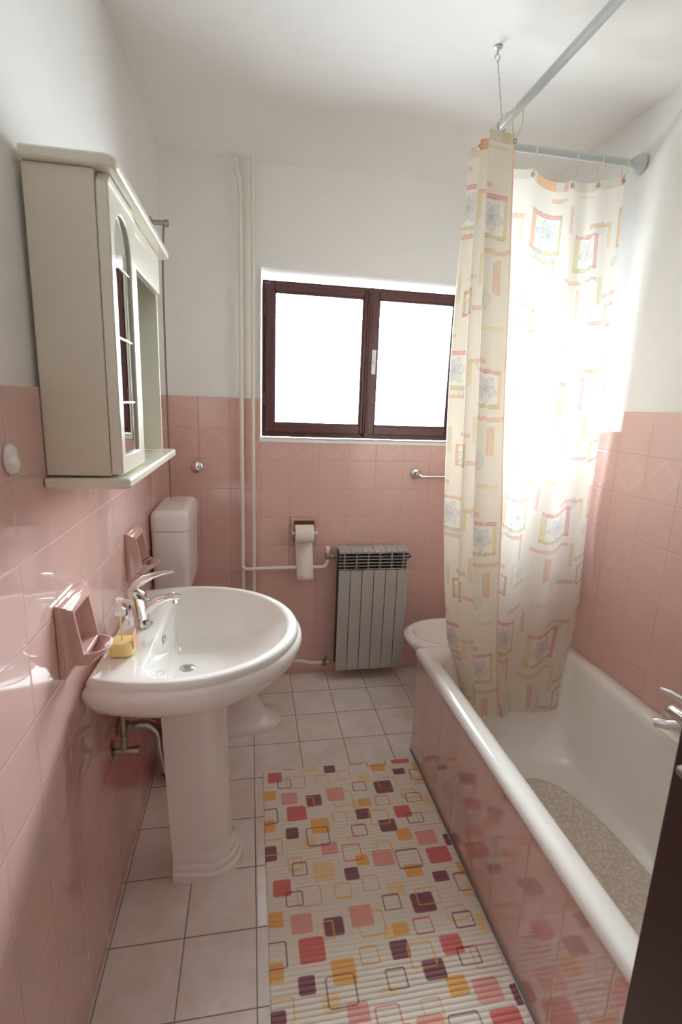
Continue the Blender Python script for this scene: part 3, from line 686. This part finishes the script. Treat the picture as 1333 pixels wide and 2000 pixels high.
ro_ = thing('toilet_roll', 'white toilet roll hanging in the pink holder with a loose sheet', 'toilet paper', (.664, D - .050, .82))
RYc, RZc = D - .060, .826
b = MB().lathe([(.014, -.047), (.046, -.047), (.048, -.045), (.048, .045), (.046, .047), (.014, .047), (.014, -.047)], (.664, RYc, RZc), 0, 40, cap0=False, cap1=False)
b.v = [(x, y, z) for x, y, z in b.v]
b.build('roll', m_paper, ro_)
n = 10; V = []; F = []
for i in range(n + 1):
    t = i / n; z = RZc + .0 - t * .245; y = RYc + .0485 - .066 * t
    for j, x in enumerate((.664 - .046, .664, .664 + .046)): V.append((x + t * .012 + (0 if j < 2 else -.006 * t), y - .001 * (j == 1), z + (.004 * t if j == 2 else 0)))
for i in range(n):
    for j in range(2): F.append((i * 3 + j, i * 3 + j + 1, (i + 1) * 3 + j + 1, (i + 1) * 3 + j))
o = MB().add(V, F).build('loose_sheet', m_paper, ro_); s_ = o.modifiers.new('s', 'SOLIDIFY'); s_.thickness = .0006

# ------------------------------------------------------------------ towel rail
tw = thing('towel_rail', 'chrome towel rail on the far wall below the window', 'towel rail', (1.24, 2.55, 1.135))
for x in (1.262, 1.70):
    b = MB().lathe([(.028, 0), (.028, -.004), (.024, -.009), (.012, -.013), (.010, -.045)], (x, D - .0005, 1.141), 1, 28)
    b.tube(smoothpts([(x, D - .04, 1.141), (x + .004, D - .052, 1.139), (x + .018 * (1 if x < 1.4 else -1), D - .056, 1.132), (x + .04 * (1 if x < 1.4 else -1), D - .056, 1.131)], 4), .0095, 12)
    b.build('bracket', m_chrome, tw)
MB().tube([(1.27, D - .056, 1.131), (1.69, D - .056, 1.131)], .0075, 14).build('bar', m_chrome, tw)

# ------------------------------------------------------------------ bidet on the right wall behind the tub
bd = thing('bidet', 'white ceramic bidet between the bathtub end and the far wall', 'bidet', (1.45, 2.21, 0))
def egl(x0, hw, z, x1=1.755, cy=2.21, n=44, p=2.2):   # nose towards -x
    cx = x0 + .24; out = []
    for k in range(n):
        a = 2 * math.pi * k / n; c_, s2 = math.cos(a), math.sin(a); ax = (x1 - cx) if c_ > 0 else (cx - x0)
        pp = p if c_ < 0 else 5
        out.append((cx + ax * math.copysign(abs(c_) ** (2 / pp), c_), cy + hw * math.copysign(abs(s2) ** (2 / pp), s2), z))
    return out
b = MB().loft([egl(1.24, .11, 0), egl(1.24, .11, .02), egl(1.27, .09, .05), egl(1.28, .09, .14), egl(1.24, .12, .24), egl(1.18, .16, .32), egl(1.150, .176, .355), egl(1.145, .18, .37), egl(1.149, .177, .380), egl(1.157, .170, .382), egl(1.160, .168, .388),
               egl(1.168, .162, .392), egl(1.185, .148, .392, 1.68), egl(1.193, .14, .386, 1.67), egl(1.21, .125, .35, 1.66), egl(1.26, .09, .29, 1.6), egl(1.34, .04, .275, 1.5)], True, True)
b.build('bowl', m_ceramic, bd, smooth=60)
b = MB().lathe([(.018, 0), (.016, .05), (.012, .06)], (1.705, 2.21, .392), 2, 16).tube(smoothpts([(1.70, 2.21, .43), (1.66, 2.21, .445), (1.63, 2.21, .435)], 4), .010, 10)
b.build('tap', m_chrome, bd)

# ------------------------------------------------------------------ bath mixer on the right wall
mx_ = thing('bath_mixer', 'chrome bath and shower mixer on the tiled wall above the tub rim', 'faucet', (W, 1.13, .60))
b = MB().tube([(1.690, 1.055, .590), (1.690, 1.195, .590)], [.024, .024], 18)
b.lathe([(.024, 0), (.023, .012), (.014, .022), (.004, .025)], (1.690, 1.195, .590), 1, 18)
for y in (1.055, 1.17):
    b.lathe([(.030, 0), (.030, -.004), (.020, -.012), (.014, -.014), (.014, -.06)], (W - .0005, y, .590), 0, 20)
b.build('body', m_chrome, mx_, smooth=50)
b = MB().tube(smoothpts([(1.690, 1.125, .612), (1.685, 1.13, .640), (1.672, 1.150, .658), (1.655, 1.185, .664), (1.645, 1.21, .662)], 4), [.017] * 5 + [.014] * 4 + [.011] * 4 + [.009] * 3 + [.010], 14)
b.build('lever', m_chrome, mx_, smooth=60)
b = MB().tube(smoothpts([(1.685, 1.15, .575), (1.662, 1.178, .560), (1.645, 1.195, .556), (1.636, 1.205, .552)], 4), [.016] * 12 + [.015], 14)
b.build('spout', m_chrome, mx_, smooth=60)
b = MB().tube(smoothpts([(1.69, 1.10, .57), (1.685, 1.105, .53), (1.675, 1.10, .47), (1.672, 1.06, .42), (1.675, 1.00, .44), (1.68, .96, .50), (1.70, .93, .60)], 6), .0075, 10)
b.build('shower_hose', m_dullchrome, mx_)

# ------------------------------------------------------------------ curtain rail
RZ = 2.363; CX, CYR = 1.172, 1.802
cr = thing('curtain_rail', 'pale grey L-shaped shower curtain rail below the ceiling', 'curtain rail', (CX, CYR, RZ))
arc = [(CX + .05 - .05 * math.cos(a), CYR - .05 + .05 * math.sin(a), RZ) for a in [math.pi / 2 * k / 8 for k in range(9)]]
MB().tube([(CX, YN + .002, RZ), (CX, 1.2, RZ)] + arc + [(1.5, CYR, RZ), (W - .004, CYR, RZ)], .0125, 18).build('rail', m_rod, cr, smooth=60)
MB().lathe([(.034, -.001), (.034, -.006), (.026, -.022), (.016, -.036), (.0135, -.038)], (W, CYR, RZ), 0, 28).build('wall_flange', m_rod, cr)
sw = thing('support_wire', 'thin twisted wire holding the curtain rail from a ceiling hook', 'wire', (1.13, 1.66, H))
b = MB().lathe([(.012, 0), (.012, -.003), (.004, -.006), (.003, -.02)], (1.118, 1.652, H - .0005), 2, 14)
b.tube([(1.118 + .008 * math.sin(a), 1.652, H - .028 - .008 * math.cos(a)) for a in [2 * math.pi * k / 12 for k in range(11)]], .0018, 6)
b.build('hook', m_wire, sw)
pts = []
for k in range(60):
    t = k / 59; z = (H - .034) * (1 - t) + (RZ + .014) * t; x = 1.120 + (CX - 1.120) * t; y = 1.652 + .045 * t
    pts.append((x + .0012 * math.cos(k * 1.4), y + .0012 * math.sin(k * 1.4), z))
b = MB().tube(pts, .0015, 6)
b.tube([(CX + .0145 * math.cos(a), 1.697, RZ + .0145 * math.sin(a)) for a in [2 * math.pi * k / 20 + math.pi / 2 for k in range(21)]], .0018, 6)
b.build('wire', m_wire, sw)

# ------------------------------------------------------------------ shower curtain
# fold lines (x, y) at several heights; interpolated along the cloth and downwards
LV = [2.305, 1.80, 1.30, .98, .60, .42, .31]
CT = [  # each control: (x, y) per level, from the free edge to the wall side
    [(1.165, 1.585), (1.2, 1.585), (1.238, 1.585), (1.268, 1.59), (1.3, 1.595), (1.322, 1.6), (1.335, 1.6)],
    [(1.12, 1.575), (1.152, 1.572), (1.185, 1.572), (1.208, 1.575), (1.245, 1.58), (1.262, 1.585), (1.275, 1.585)],
    [(1.08, 1.58), (1.106, 1.575), (1.134, 1.575), (1.158, 1.575), (1.196, 1.58), (1.225, 1.585), (1.235, 1.585)],
    [(1.112, 1.615), (1.128, 1.615), (1.155, 1.615), (1.18, 1.62), (1.215, 1.62), (1.245, 1.62), (1.255, 1.62)],
    [(1.082, 1.64), (1.092, 1.645), (1.118, 1.65), (1.142, 1.655), (1.176, 1.655), (1.218, 1.655), (1.232, 1.655)],
    [(1.115, 1.665), (1.11, 1.675), (1.135, 1.68), (1.152, 1.685), (1.192, 1.685), (1.23, 1.69), (1.245, 1.69)],
    [(1.078, 1.7), (1.078, 1.735), (1.092, 1.735), (1.112, 1.735), (1.158, 1.735), (1.22, 1.73), (1.245, 1.73)],
    [(1.13, 1.77), (1.115, 1.765), (1.13, 1.765), (1.14, 1.765), (1.176, 1.75), (1.213, 1.71), (1.233, 1.69)],
    [(1.2, 1.806), (1.19, 1.795), (1.19, 1.79), (1.2, 1.785), (1.221, 1.76), (1.238, 1.71), (1.252, 1.68)],
    [(1.275, 1.795), (1.27, 1.79), (1.27, 1.785), (1.275, 1.78), (1.286, 1.75), (1.286, 1.695), (1.29, 1.665)],
    [(1.353, 1.802), (1.345, 1.797), (1.34, 1.79), (1.345, 1.785), (1.346, 1.755), (1.335, 1.7), (1.339, 1.67)],
    [(1.415, 1.78), (1.415, 1.775), (1.415, 1.77), (1.415, 1.765), (1.406, 1.74), (1.383, 1.685), (1.387, 1.65)],
    [(1.508, 1.806), (1.51, 1.8), (1.505, 1.795), (1.49, 1.79), (1.476, 1.76), (1.442, 1.705), (1.436, 1.675)],
    [(1.555, 1.778), (1.565, 1.77), (1.57, 1.765), (1.57, 1.76), (1.556, 1.735), (1.51, 1.685), (1.493, 1.65)],
    [(1.605, 1.802), (1.625, 1.8), (1.635, 1.795), (1.64, 1.79), (1.631, 1.76), (1.579, 1.71), (1.552, 1.675)],
    [(1.655, 1.79), (1.68, 1.785), (1.695, 1.78), (1.7, 1.775), (1.691, 1.75), (1.627, 1.7), (1.595, 1.665)],
    [(1.705, 1.8), (1.73, 1.795), (1.742, 1.79), (1.745, 1.785), (1.734, 1.76), (1.666, 1.705), (1.639, 1.67)]]
A = np.array(CT)                                   # (nc, nl, 2)
nc = len(CT)
def cr1(t, P):                                      # Catmull-Rom on the first axis
    P = np.concatenate([2 * P[:1] - P[1:2], P, 2 * P[-1:] - P[-2:-1]]); i = np.minimum(np.floor(t).astype(int), len(P) - 4); u = (t - i)[:, None, None] if P.ndim == 3 else (t - i)[:, None]
    p0, p1, p2, p3 = P[i], P[i + 1], P[i + 2], P[i + 3]
    return 0.5 * ((2 * p1) + (p2 - p0) * u + (2 * p0 - 5 * p1 + 4 * p2 - p3) * u * u + (p3 - 3 * p2 + 3 * p1 - p0) * u ** 3)
fine = cr1(np.linspace(0, nc - 1, 2001), A[:, 1, :]); seg = np.r_[0, np.cumsum(np.linalg.norm(np.diff(fine, axis=0), axis=1))]
SL = seg[-1]; NS = 420; NT = 560
s_arr = np.linspace(0, SL, NS); t_par = np.interp(s_arr, seg, np.linspace(0, nc - 1, 2001))
cols = cr1(t_par, A)                                # (NS, nl, 2)
ZT = 2.312; ZB = .305
vv_ = np.linspace(0, 1, NT)
# hem sags between the rings (rings at controls 0,2,4..)
hem = np.zeros(NS)
for c0, c1, sag in ((0, 2, .004), (2, 8, .006), (8, 10, .010), (10, 12, .034), (12, 14, .022), (14, 16, .010)):
    m_k = (t_par >= c0) & (t_par <= c1); q = (t_par[m_k] - c0) / (c1 - c0); hem[m_k] = sag * np.sin(np.pi * q)
ztop = ZT - hem
ztop += np.interp(t_par, [0, 8, 10, 12, 14, 16], [-.02, -.01, -.005, -.022, -.012, .012])
zbot = ZB + np.interp(t_par, [0, 3, 7, 9, 16], [.035, .04, .02, -.01, -.02]) + .006 * np.sin(t_par * 2.1)
Zg = ztop[:, None] * (1 - vv_) + zbot[:, None] * vv_
LVi = np.array(LV)
Xg = np.zeros((NS, NT)); Yg = np.zeros((NS, NT))
lv_par = lambda z: np.interp(-z, -LVi, np.arange(len(LV)))
lp = lv_par(Zg)
for i in range(NS):
    c2 = cr1(lp[i], cols[i]); Xg[i] = c2[:, 0]; Yg[i] = c2[:, 1]
rng = np.random.RandomState(3)
for _ in range(7):                                  # soft wrinkles
    a_, b_, ph, am = rng.uniform(6, 22), rng.uniform(1, 5), rng.uniform(0, 6), rng.uniform(.0008, .002)
    Yg += am * np.sin(a_ * s_arr[:, None] * 2 + b_ * Zg * 2 + ph) * np.clip(vv_ * 6, 0, 1)
TT = (ztop[:, None] - Zg)                           # metres below the top hem
SS = np.repeat(s_arr[:, None], NT, 1)
# ---- printed pattern
colr = np.zeros((NS, NT, 3)); colr[:] = (0.80, 0.75, 0.67)
ORG, RED, OLV, YEL, GRY = (.80, .42, .20), (.76, .33, .30), (.62, .57, .27), (.84, .66, .32), (.40, .43, .46)
PW, PH = .385, .505
def sd(u, v):  # wrapped local coordinates
    return u, v
U = np.mod(SS + .02, PW); V_ = np.mod(TT - .02, PH)
def blend(mask, c, k):
    global colr
    kk = (mask * k)[..., None]; colr = colr * (1 - kk) + np.array(c) * kk
def bar(u0, u1, v0, v1, c, k=.62):
    m = ((U > u0) & (U < u1) & (V_ > v0) & (V_ < v1)).astype(float)
    hor = (u1 - u0) > (v1 - v0)
    a, b_ = (U, V_) if hor else (V_, U); a0 = u0 if hor else v0; b0, b1 = (v0, v1) if hor else (u0, u1)
    cen = (b0 + b1) / 2; hw = (b1 - b0) / 2
    zig = np.abs(np.mod(a / .018, 1) - .5) * 4 - 1
    inner = np.exp(-((b_ - cen - zig * hw * .45) / .0018) ** 2)
    edge = (np.abs(b_ - cen) > hw - .0022).astype(float)
    k *= 1.25; blend(m, c, k * .62); blend(m * np.maximum(inner, edge), tuple(x * .75 for x in c), k * .8)
def leaf(cu, cv, L, a0, k=.6, wid=.33, nv=4):
    du, dv = U - cu, V_ - cv; ca_, sa_ = math.cos(a0), math.sin(a0)
    x = du * ca_ + dv * sa_; y = -du * sa_ + dv * ca_
    t = np.clip(x / L, 0, 1); hw = L * wid * np.sin(np.pi * t ** .8) ** .9
    ins = (x > 0) & (x < L)
    line = np.exp(-((np.abs(y) - hw) / .0016) ** 2) * ins + np.exp(-(y / .0014) ** 2) * ((x > -.012) & (x < L))
    veins = np.exp(-((np.mod((x - np.abs(y) * .9) / (L / nv), 1) - .5) * (L / nv) / .0013) ** 2) * (ins & (np.abs(y) < hw)) * .7
    blend(np.clip((ins & (np.abs(y) < hw)).astype(float), 0, 1), (.58, .60, .62), .22)
    blend(np.clip(line + veins, 0, 1), GRY, k)
def square(u0, v0, w_, h_, ct, cr_, cb, cl, th=.013):
    blend(((U > u0) & (U < u0 + w_) & (V_ > v0) & (V_ < v0 + h_)).astype(float), (.84, .82, .78), .55)
    bar(u0, u0 + w_, v0, v0 + th, ct); bar(u0, u0 + w_, v0 + h_ - th, v0 + h_, cb)
    bar(u0 + w_ - th, u0 + w_, v0 + th * .5, v0 + h_, cr_); bar(u0, u0 + th, v0 + th, v0 + h_, cl)
square(.235, .085, .128, .130, RED, OLV, OLV, ORG)
for a in (0.2, 1.1, 2.2, 3.3, 4.3, 5.3): leaf(.299, .150, .050, a, .55, .30)
square(.040, .150, .118, .122, RED, RED, OLV, YEL)
for a in (0.5, 1.7, 2.9, 4.1, 5.2): leaf(.099, .212, .046, a, .45, .34)
leaf(.150, .158, .050, -1.1, .5)
bar(.100, .205, .118, .132, ORG, .45); bar(.192, .205, .118, .200, YEL, .5)
bar(.330, .345, .232, .330, RED, .42); bar(.255, .345, .228, .242, ORG, .5)
leaf(.248, .240, .048, -.9, .5, .36); leaf(.246, .243, .040, 2.4, .45, .36)
bar(.010, .024, .060, .150, RED, .35)
bar(.015, .110, .300, .314, ORG, .42); bar(.110, .165, .300, .312, RED, .42)
bar(.170, .184, .300, .395, OLV, .42); bar(.060, .075, .330, .430, ORG, .5); bar(.078, .086, .335, .425, RED, .35)
bar(.295, .309, .345, .435, OLV, .36); leaf(.330, .385, .052, .25, .5, .38)
bar(.318, .384, .430, .444, OLV, .42); bar(.190, .265, .360, .373, RED, .4)
square(.205, .400, .075, .080, ORG, ORG, RED, OLV, .009); leaf(.232, .430, .055, .7, .6, .4)
bar(.300, .382, .030, .044, ORG, .5); bar(.130, .200, .455, .468, RED, .4); leaf(.125, .420, .06, 1.9, .4, .42)
bar(.040, .120, .020, .032, YEL, .4)
# hem strip at the top and along the free edge
hemm = (TT < .030).astype(float); blend(hemm, (.66, .60, .50), .75)
for (u0, u1, c) in ((.02, .05, OLV), (.16, .22, ORG), (.30, .33, RED), (.42, .47, OLV), (.60, .68, ORG), (.72, .74, RED), (.86, .89, OLV), (.98, 1.0, RED)):
    blend(hemm * ((SS > u0) & (SS < u1)), c, .7)
blend((SS < .006).astype(float), ORG, .6)
idx = np.arange(NS * NT).reshape(NS, NT)
quads = np.stack([idx[:-1, :-1], idx[1:, :-1], idx[1:, 1:], idx[:-1, 1:]], -1).reshape(-1, 4)
def grid_mesh(name, X, Y, Z, Q, C, mat, smooth=True):
    me = bpy.data.meshes.new(name); nv = X.size
    me.vertices.add(nv); me.vertices.foreach_set('co', np.stack([X.ravel(), Y.ravel(), Z.ravel()], 1).ravel().astype(np.float32))
    me.loops.add(Q.size); me.loops.foreach_set('vertex_index', Q.ravel().astype(np.int32))
    me.polygons.add(len(Q)); me.polygons.foreach_set('loop_start', np.arange(0, Q.size, 4, dtype=np.int32)); me.polygons.foreach_set('loop_total', np.full(len(Q), 4, dtype=np.int32))
    me.polygons.foreach_set('use_smooth', np.full(len(Q), smooth)); me.update(calc_edges=True); me.validate()
    ca_ = me.color_attributes.new('print', 'FLOAT_COLOR', 'POINT')
    ca_.data.foreach_set('color', np.concatenate([C.reshape(-1, 3), np.ones((nv, 1))], 1).ravel().astype(np.float32))
    me.materials.append(mat); o = bpy.data.objects.new(name, me); COL.objects.link(o); return o
m_curt = vcol_mat('curtain_print', 'print', .5, transl=.5)
cu = grid_mesh('shower_curtain', Xg, Yg, Zg, quads, colr, m_curt)
tag(cu, 'cream shower curtain printed with leaves and coloured bars, hanging into the bathtub', 'shower curtain')
ring_pts = []
def crv(tc):
    i = int(np.argmin(np.abs(t_par - tc))); return Xg[i, 4], Yg[i, 4], ztop[i] - .018
ring_labels = {0: 'cream curtain ring at the near free edge of the shower curtain', 4: 'cream curtain ring in the bunched folds of the shower curtain',
               8: 'cream curtain ring where the curtain rail bends', 10: 'cream curtain ring, first from the bunched curtain on the cross rail',
               12: 'cream curtain ring, middle one on the cross rail', 14: 'cream curtain ring, second from the wall flange', 15.9: 'cream curtain ring nearest the wall flange'}
for tc, lab in ring_labels.items():
    x, y, z = crv(tc)
    if tc < 7: rx, ry = CX, y; ax = (1, 0)
    elif tc == 8: rx, ry = 1.205, 1.797; ax = (.5, .86)
    else: rx, ry = x, CYR; ax = (0, 1)
    top = RZ + .0145; cz = (top + z) / 2; hh = (top - z) / 2
    P_ = []
    for k in range(25):
        a = 2 * math.pi * k / 24; s1 = math.sin(a); c1 = math.cos(a); wd = .0165 if s1 > 0 else .0165 * (1 - .55 * (-s1))
        cx_ = rx * (.5 + .5 * s1) + x * (.5 - .5 * s1); cy_ = ry * (.5 + .5 * s1) + y * (.5 - .5 * s1)
        P_.append((cx_ + ax[0] * wd * c1, cy_ + ax[1] * wd * c1, cz + hh * s1))
    o = MB().tube(P_, .0022, 8).build('curtain_ring', m_ring)
    tag(o, lab, 'curtain ring', 'curtain rings on the rail')
    P2 = [(x + .006 * math.cos(a), y - .001, z - .001 + .006 * math.sin(a)) for a in [2 * math.pi * k / 14 for k in range(15)]]
    o2 = MB().tube(P2, .0016, 6).build('eyelet', m_dullchrome, cu)

# ------------------------------------------------------------------ floor mat
MX0, MX1, MY0, MY1 = .438, 1.082, .56, 1.812
RP = .0138; NX = 260; NY = int((MY1 - MY0) / RP * 9)
xs = np.linspace(MX0, MX1, NX); ys = np.linspace(MY1, MY0, NY)
XX, YY = np.meshgrid(xs, ys, indexing='ij')
ph = np.mod((MY1 - YY) / RP, 1); hgt = .0030 + .0042 * np.sqrt(np.clip(1 - (2 * ph - 1) ** 2, 0, 1))
hgt[0, :] = .0005; hgt[-1, :] = .0005; hgt[:, 0] = .0005; hgt[:, -1] = .0005
ZZ = hgt
mc = np.zeros((NX, NY, 3)); mc[:] = (.82, .78, .68)
DRK, MRD, MPK, MOR, MPY = (.21, .04, .08), (.66, .13, .12), (.78, .36, .32), (.84, .45, .10), (.84, .64, .36)
PK2 = (.74, .40, .34)
def mrect(cx, cy, hw, hh, c, fill=True, k=1.0, th=.0042):
    global mc
    r = min(hw, hh) * .28
    qx = np.abs(XX - cx) - (hw - r); qy = np.abs(YY - cy) - (hh - r)
    d = np.hypot(np.maximum(qx, 0), np.maximum(qy, 0)) + np.minimum(np.maximum(qx, qy), 0) - r
    m = np.clip(.5 - d / .0016, 0, 1) if fill else np.clip(.5 - (np.abs(d + th / 2) - th / 2) / .0016, 0, 1)
    m = (m * k)[..., None]
    mc = mc * (1 - m) + mc * np.array(c) * 1.18 * m if fill == 2 else mc * (1 - m) + np.array(c) * m
MLIST = [(0.486, 1.291, 0.028, 0.028, MRD, 1), (0.522, 1.251, 0.027, 0.025, DRK, 0), (0.568, 1.254, 0.038, 0.033, PK2, 0), (0.674, 1.257, 0.027, 0.025, MOR, 0), (0.766, 1.269, 0.027, 0.027, PK2, 0), (0.84, 1.24, 0.028, 0.021, MPY, 1), (0.815, 1.199, 0.028, 0.025, DRK, 0), (0.911, 1.184, 0.036, 0.031, DRK, 1), (0.932, 1.203, 0.038, 0.028, MOR, 0), (1.001, 1.137, 0.031, 0.023, MOR, 0), (1.013, 1.117, 0.031, 0.024, DRK, 0), (1.074, 1.098, 0.025, 0.028, MPY, 1), (0.463, 1.195, 0.021, 0.024, MOR, 1), (0.536, 1.172, 0.031, 0.029, MPK, 1), (0.628, 1.152, 0.029, 0.027, DRK, 1), (0.612, 1.144, 0.016, 0.027, MOR, 0), (0.714, 1.171, 0.034, 0.032, MPK, 1), (0.739, 1.146, 0.04, 0.037, MOR, 0), (0.819, 1.116, 0.024, 0.018, MOR, 1), (0.888, 1.117, 0.029, 0.024, MRD, 0), (0.951, 1.055, 0.031, 0.027, MRD, 1), (0.988, 1.019, 0.031, 0.025, DRK, 0), (1.036, 1.012, 0.041, 0.031, PK2, 0), (0.801, 1.063, 0.027, 0.024, DRK, 1), (0.857, 1.041, 0.037, 0.034, MOR, 0), (0.557, 1.097, 0.036, 0.034, MRD, 1), (0.713, 1.061, 0.027, 0.024, MOR, 0), (0.879, 1.0, 0.031, 0.026, DRK, 1), (0.772, 0.993, 0.028, 0.026, DRK, 0), (0.926, 0.954, 0.027, 0.024, MOR, 1), (1.001, 0.932, 0.036, 0.029, MPK, 1), (0.636, 1.031, 0.033, 0.031, MOR, 1), (0.534, 1.012, 0.022, 0.023, DRK, 1), (0.45, 1.096, 0.039, 0.036, DRK, 0), (0.446, 1.054, 0.03, 0.025, MOR, 1), (0.622, 0.987, 0.04, 0.039, DRK, 0), (1.085, 1.391, 0.025, 0.024, DRK, 1), (0.655, 1.413, 0.028, 0.024, MPK, 1), (0.728, 1.387, 0.033, 0.032, MRD, 0), (0.843, 1.389, 0.027, 0.029, MOR, 0), (0.828, 1.352, 0.035, 0.031, MPK, 1), (0.913, 1.338, 0.042, 0.036, DRK, 0), (0.915, 1.293, 0.029, 0.023, MOR, 1), (1.019, 1.337, 0.039, 0.031, MRD, 1), (0.449, 1.418, 0.027, 0.029, DRK, 1), (0.461, 1.443, 0.037, 0.031, MOR, 0), (0.756, 1.353, 0.022, 0.021, MOR, 1), (0.534, 1.369, 0.025, 0.024, MOR, 0), (0.547, 1.35, 0.025, 0.025, DRK, 0), (0.623, 1.334, 0.034, 0.034, MPY, 1), (0.712, 1.31, 0.023, 0.022, DRK, 1), (0.997, 1.26, 0.025, 0.018, DRK, 1), (1.085, 1.277, 0.023, 0.026, MOR, 1), (1.066, 1.233, 0.029, 0.032, DRK, 0), (1.062, 1.202, 0.017, 0.022, MPY, 1), (0.787, 1.11, 0.019, 0.019, MPY, 1), (0.591, 1.441, 0.023, 0.023, MPY, 1), (0.741, 0.968, 0.023, 0.008, MPY, 1)]
MLIST.sort(key=lambda q: (q[5] == 0, q[2]))
for cx, cy, hw, hh, c, fl in MLIST:
    for j in range(-2, 3):
        mrect(cx, cy + j * .4795, hw, hh, c, fill=bool(fl), k=.88 if fl else .8)
m_matm = vcol_mat('mat_print', 'print', .75)
idx = np.arange(NX * NY).reshape(NX, NY)
quads = np.stack([idx[:-1, :-1], idx[:-1, 1:], idx[1:, 1:], idx[1:, :-1]], -1).reshape(-1, 4)
fm = grid_mesh('floor_mat', XX, YY, ZZ, quads, mc, m_matm)
tag(fm, 'ribbed cream bath mat printed with red, orange and purple squares on the floor', 'bath mat')
